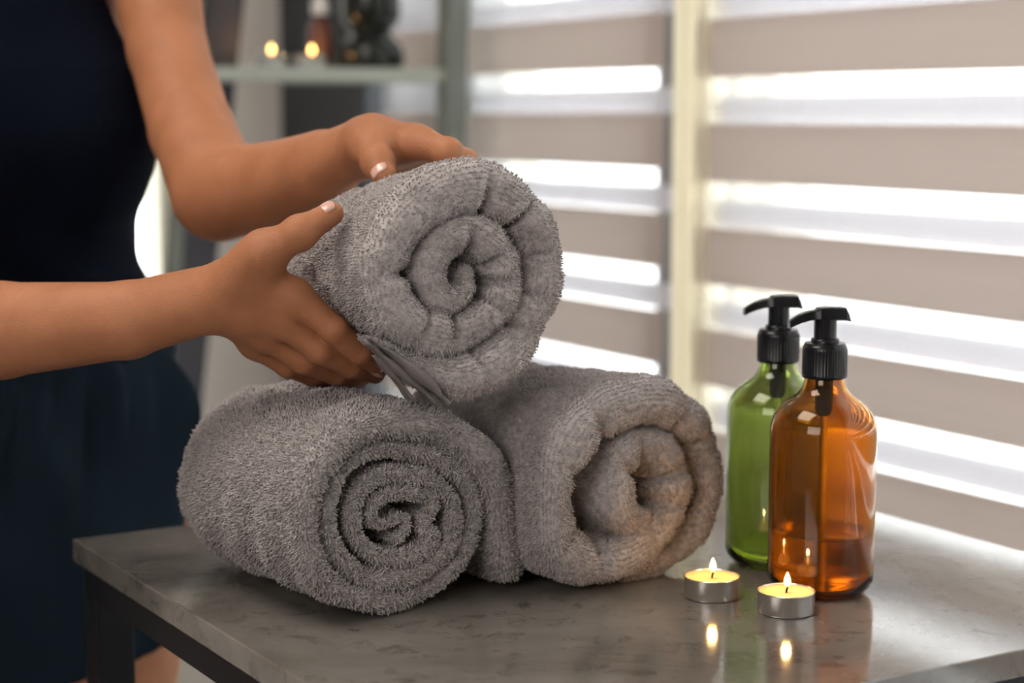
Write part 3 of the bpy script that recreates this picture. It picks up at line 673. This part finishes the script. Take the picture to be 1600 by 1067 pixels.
def body_d(P, cen, rad):
    """P (nb,m,3) points in blocks with centres cen and radius rad; parts far from a block are skipped"""
    D = np.full(P.shape[:2], .5, np.float32)
    def prim(Dst, pr, k):
        a, b, ra, rb = pr[:4]; sq = pr[5] if len(pr) > 5 else None
        near = cap_d(cen, a, b, ra, rb) < rad + k + .012
        if near.any():
            v = cap_d(P[near], a, b, ra, rb, sq); Dst[near] = smin(Dst[near], v, k)
    near = torso_d(cen) < rad + .06
    if near.any(): D[near] = torso_d(P[near])
    # bust, neck
    for s_ in (1, -1):
        prim(D, (BC + el * s_ * .062 + ef * .062 + np.array([0, 0, 1.165]), BC + el * s_ * .064 + ef * .066 + np.array([0, 0, 1.155]), .050, .050), .05)
        prim(D, (BC + el * s_ * .05 + np.array([0, 0, 1.375]), BC + el * s_ * .115 + np.array([0, 0, 1.355]), .045, .048), .06)
    prim(D, (BC + np.array([0, 0, 1.36]), BC + np.array([0, 0, 1.47]) + ef * .012, .054, .050), .04)
    for pr in legs: prim(D, pr, pr[4])
    for pr in arms: prim(D, pr, pr[4])
    for palm, fs, th, n in hands:
        c = fs[1][0][0]; near = np.linalg.norm(cen - c, axis=1) < rad + .16
        if not near.any(): continue
        Pn = P[near]; cn = cen[near]; Dn = D[near]
        def loc(pr, k, dst):
            nn = cap_d(cn, *pr[:4]) < rad + k + .012
            if nn.any(): dst[nn] = smin(dst[nn], cap_d(Pn[nn], *pr[:4], pr[5] if len(pr) > 5 else None), k)
        for pr in palm: loc(pr, pr[4], Dn)
        FA = np.full(Dn.shape, .5, np.float32)
        for f_ in fs:
            Fi = np.full(Dn.shape, .5, np.float32)
            for i, s_ in enumerate(f_):
                loc(s_, .003, Fi)
                if i and n is nL: loc((s_[0], s_[0] + (s_[1] - s_[0]) * .02, s_[2] * 1.07, s_[2] * 1.05), .004, Fi)    # knuckle
            FA = smin(FA, Fi, .0012)
        Dn = smin(Dn, FA, .007)
        TH = np.full(Dn.shape, .5, np.float32)
        for i, s_ in enumerate(th):
            loc(s_, .004, TH)
            if i == 2: loc((s_[0], s_[0] + (s_[1] - s_[0]) * .02, s_[2] * 1.06, s_[2] * 1.05), .005, TH)
        Dn = smin(Dn, TH, .010); D[near] = Dn
    return D
def mesh_sdf(fn, lo, hi, h, B=8, margin=.010):
    """surface nets on the blocks near the surface; fn(P, centres, radius)"""
    lo, hi = np.array(lo, float), np.array(hi, float); bs = B * h; nb = np.ceil((hi - lo) / bs).astype(int)
    g = np.stack(np.meshgrid(*[np.arange(k) for k in nb], indexing='ij'), -1).reshape(-1, 3)
    c = lo + (g + .5) * bs; rad = bs * .87; keep = []
    for i in range(0, len(c), 20000):
        d = fn(c[i:i + 20000][:, None, :], c[i:i + 20000], .02)[:, 0]; keep.append(np.abs(d) < rad * 1.15 + margin)
    g = g[np.concatenate(keep)]; dims = nb * B + 1
    loc_ = np.stack(np.meshgrid(*[np.arange(B + 1)] * 3, indexing='ij'), -1)
    VS, IDS, QA = [], [], []
    for i in range(0, len(g), 1500):
        gg = g[i:i + 1500]; node = gg[:, None, :] * B + loc_.reshape(1, -1, 3); P = lo + node * h
        D = fn(P, lo + (gg + .5) * bs, rad).reshape(-1, B + 1, B + 1, B + 1)
        s = D < 0
        cnt = sum(s[:, a:a + B, b:b + B, c_:c_ + B].astype(int) for a in (0, 1) for b in (0, 1) for c_ in (0, 1))
        act = (cnt > 0) & (cnt < 8); bi, x, y, z = np.nonzero(act)
        if len(bi) == 0: continue
        acc = np.zeros((len(bi), 3)); num = np.zeros(len(bi))
        cor = [(a, b, c_) for a in (0, 1) for b in (0, 1) for c_ in (0, 1)]
        for p in cor:
            for ax in range(3):
                if p[ax]: continue
                q = list(p); q[ax] = 1; d0 = D[bi, x + p[0], y + p[1], z + p[2]]; d1 = D[bi, x + q[0], y + q[1], z + q[2]]
                m = (d0 < 0) != (d1 < 0); t = np.where(m, d0 / np.where(m, d0 - d1, 1), 0)
                pt = np.array(p, float)[None].repeat(len(bi), 0); pt[:, ax] += t; acc += pt * m[:, None]; num += m
        cell = gg[bi] * B + np.stack([x, y, z], -1); VS.append(lo + (cell + acc / num[:, None]) * h)
        IDS.append((cell[:, 0] * dims[1] + cell[:, 1]) * dims[2] + cell[:, 2])
        for ax in range(3):
            sl = [slice(0, B)] * 3; s0 = s[:, :B, :B, :B]; s2 = [slice(0, B)] * 3; s2[ax] = slice(1, B + 1); s1 = s[(slice(None), *s2)]
            bi, x, y, z = np.nonzero(s0 != s1); nd = gg[bi] * B + np.stack([x, y, z], -1); o1, o2 = [(1, 2), (2, 0), (0, 1)][ax]
            e1_, e2_ = np.zeros(3, int), np.zeros(3, int); e1_[o1] = 1; e2_[o2] = 1
            cs = [nd, nd - e1_, nd - e1_ - e2_, nd - e2_]; ids = np.stack([(k[:, 0] * dims[1] + k[:, 1]) * dims[2] + k[:, 2] for k in cs], -1)
            fl = ~s0[bi, x, y, z]; ids[fl] = ids[fl][:, ::-1]; QA.append(ids)
    V_, I_, Q_ = np.vstack(VS), np.concatenate(IDS), np.vstack(QA)
    o = np.argsort(I_); Is = I_[o]; pos = np.clip(np.searchsorted(Is, Q_), 0, len(Is) - 1); ok = (Is[pos] == Q_).all(1); Q_ = o[pos[ok]]
    for _ in range(2):      # settle the vertices on the true surface
        for i in range(0, len(V_), 60000):
            P = V_[i:i + 60000]; e = h * .4; f0 = fn(P[:, None, :], P, .004)[:, 0]
            gr = np.stack([fn((P + dv)[:, None, :], P, .004)[:, 0] - fn((P - dv)[:, None, :], P, .004)[:, 0] for dv in np.eye(3) * e], -1) / (2 * e)
            g2 = (gr ** 2).sum(1) + 1e-3; st = np.clip(f0 / g2, -h * .6, h * .6); V_[i:i + 60000] = P - gr * st[:, None]
    return V_, Q_
import time as _t; _t0 = _t.time()
m_skin = mat('skin', (.44, .18, .085), .55, sss=.10, spec=.35)
noise_col(m_skin, 30, (.39, .160, .075), (.47, .200, .100), .3, .7, 3)
def skinbump(m):
    t = N(m, 'ShaderNodeTexCoord'); v = N(m, 'ShaderNodeTexVoronoi', Scale=900.0); n = N(m, 'ShaderNodeTexNoise', Scale=160.0, Detail=3)
    a_ = N(m, 'ShaderNodeMath', operation='ADD'); b = N(m, 'ShaderNodeBump', Strength=.3, Distance=.0007)
    L(m, t.outputs['Object'], v.inputs['Vector']); L(m, t.outputs['Object'], n.inputs['Vector']); L(m, v.outputs['Distance'], a_.inputs[0]); L(m, n.outputs['Fac'], a_.inputs[1])
    L(m, a_.outputs[0], b.inputs['Height']); L(m, b.outputs['Normal'], bsdf(m).inputs['Normal'])
skinbump(m_skin)
Vb, Qb = mesh_sdf(body_d, (-.86, 1.08, -.004), (0.02, 1.80, 1.54), .0022)
print('BODY', len(Vb), len(Qb), round(_t.time() - _t0, 1))
person = link('person', np_mesh('person', Vb, [Qb]), m_skin)
tag(person, 'person in dark navy top and shorts holding a rolled towel, behind the table', 'person')
m_nail = mat('fingernail', (.72, .42, .34), .18, coat=.6)
def nail(a, b, r, nrm, parent):
    """a thin curved plate on the back of the last joint"""
    ax = (b - a) / np.linalg.norm(b - a); nrm = nrm - ax * (nrm @ ax); nrm /= np.linalg.norm(nrm); sd = np.cross(ax, nrm)
    vs, fs = [], []; nu, nv = 9, 7
    for lay, rr in ((0, r * 1.0 + .0007), (1, r * .86)):
        for i in range(nu):
            for j in range(nv):
                t = -.5 + i / (nu - 1); q = (-1 + 2 * j / (nv - 1)) * math.radians(50) * math.sqrt(max(.25, 1 - (2 * t) ** 4 * .7)); ln = r * 1.35
                p = b - ax * r * .25 + ax * t * ln + nrm * rr * math.cos(q) + sd * rr * math.sin(q) - nrm * (.0006 * (2 * t) ** 2); vs.append(tuple(p))
    for lay in (0, 1):
        for i in range(nu - 1):
            for j in range(nv - 1):
                o = lay * nu * nv; q = [o + i * nv + j, o + (i + 1) * nv + j, o + (i + 1) * nv + j + 1, o + i * nv + j + 1]; fs.append(q if lay else q[::-1])
    bd = [i * nv for i in range(nu)] + [(nu - 1) * nv + j for j in range(1, nv)] + [i * nv + nv - 1 for i in range(nu - 2, -1, -1)] + [j for j in range(nv - 2, 0, -1)]
    for k in range(len(bd)):
        a_, b_ = bd[k], bd[(k + 1) % len(bd)]; fs.append([a_, b_, b_ + nu * nv, a_ + nu * nv])
    me = bpy.data.meshes.new('fingernail'); me.from_pydata(vs, [], fs); me.update()
    for p in me.polygons: p.use_smooth = True
    link('fingernail', me, m_nail, parent)
for (palm, fs, th, n), tn in zip(hands, (A3(Vector((-.15, -.35, .92))), A3(Vector((-.40, -.88, .25))))):
    for f_ in fs: nail(f_[-1][0], f_[-1][1], f_[-1][3], n, person)
    nail(th[-1][0], th[-1][1], th[-1][3], tn, person)
# tank top: the torso grown by a few millimetres, cut back around the arms
m_top = mat('navy knit top', (.0035, .0055, .012), .95, spec=.08); bump(m_top, 1400, .25, .0005)
m_short = mat('navy cotton shorts', (.0085, .0165, .0255), .95, spec=.1); bump(m_short, 1100, .3, .0005)
def top_d(P, cen, rad):
    d = torso_d(P, .004)
    for s_ in (1, -1): d = smin(d, cap_d(P, BC + el * s_ * .062 + ef * .062 + np.array([0, 0, 1.165]), BC + el * s_ * .064 + ef * .066 + np.array([0, 0, 1.155]), .054, .054), .06)
    Q = P - BC; x = Q @ el; y = Q @ ef; z = P[..., 2]
    fold = .0022 * np.sin((z + .35 * x - .6 * x * x) * 95 + 2 * np.sin(x * 14)) * np.exp(-((z - 1.04) / .05) ** 2) + .0016 * np.sin((z - .5 * x) * 60 + 1) * np.exp(-((z - 1.10) / .05) ** 2)
    d = d - fold
    edge = np.interp(z, [1.10, 1.150, 1.165, 1.20, 1.28, 1.36], [.30, .18, .134, .120, .088, .072])
    d = np.maximum(d, np.abs(x) - edge)
    return np.maximum(d, np.maximum(.955 - z, z - 1.375)).astype(np.float32)
Vt, Qt = mesh_sdf(top_d, (-.70, 1.40, .94), (-.24, 1.83, 1.39), .0035)
link('tank_top', np_mesh('tank_top', Vt, [Qt]), m_top, person)
SZ = np.array([.66, .70, .75, .80, .86, .90, .94, .965, .985, 1.0]); SA = np.array([.172, .172, .173, .174, .174, .171, .161, .154, .149, .147]); SB = np.array([.130, .132, .133, .134, .130, .124, .112, .103, .096, .094])
def short_d(P, cen, rad):
    Q = P - BC; x = Q @ el; y = Q @ ef; z = P[..., 2]; an = np.arctan2(y, x)
    d = torso_d(P, 0, SA, SB, SZ)
    up = np.clip((.985 - z) / .02, 0, 1); env = np.clip((z - .72) / .2, .25, 1) * up
    pl = (.0026 * np.sin(an * 13 + 2.2 * np.sin(z * 15) + .6) + .0030 * np.sin(an * 6.3 - z * 30 + 1.4 * np.sin(an * 4)) + .0022 * np.sin(an * 22 + z * 40) * np.exp(-((z - .93) / .05) ** 2)) * env + .003 * np.sin(an * 5 + z * 14) * up
    d = d - 1.7 * pl * np.clip(1.1 - np.abs(an - 1.57) * .15, .4, 1)
    gat = .0012 * np.sin(an * 70) * np.exp(-((z - .985) / .012) ** 2); d = d - gat
    hem = .697 + .006 * np.cos(an * 2) + .022 * np.abs(x) / .18
    d = np.maximum(d, np.maximum(hem - z, z - .995))
    return d.astype(np.float32)
Vs, Qs = mesh_sdf(short_d, (-.72, 1.38, .65), (-.22, 1.85, 1.01), .0035)
link('shorts', np_mesh('shorts', Vs, [Qs]), m_short, person)
print('CLOTHES', round(_t.time() - _t0, 1))
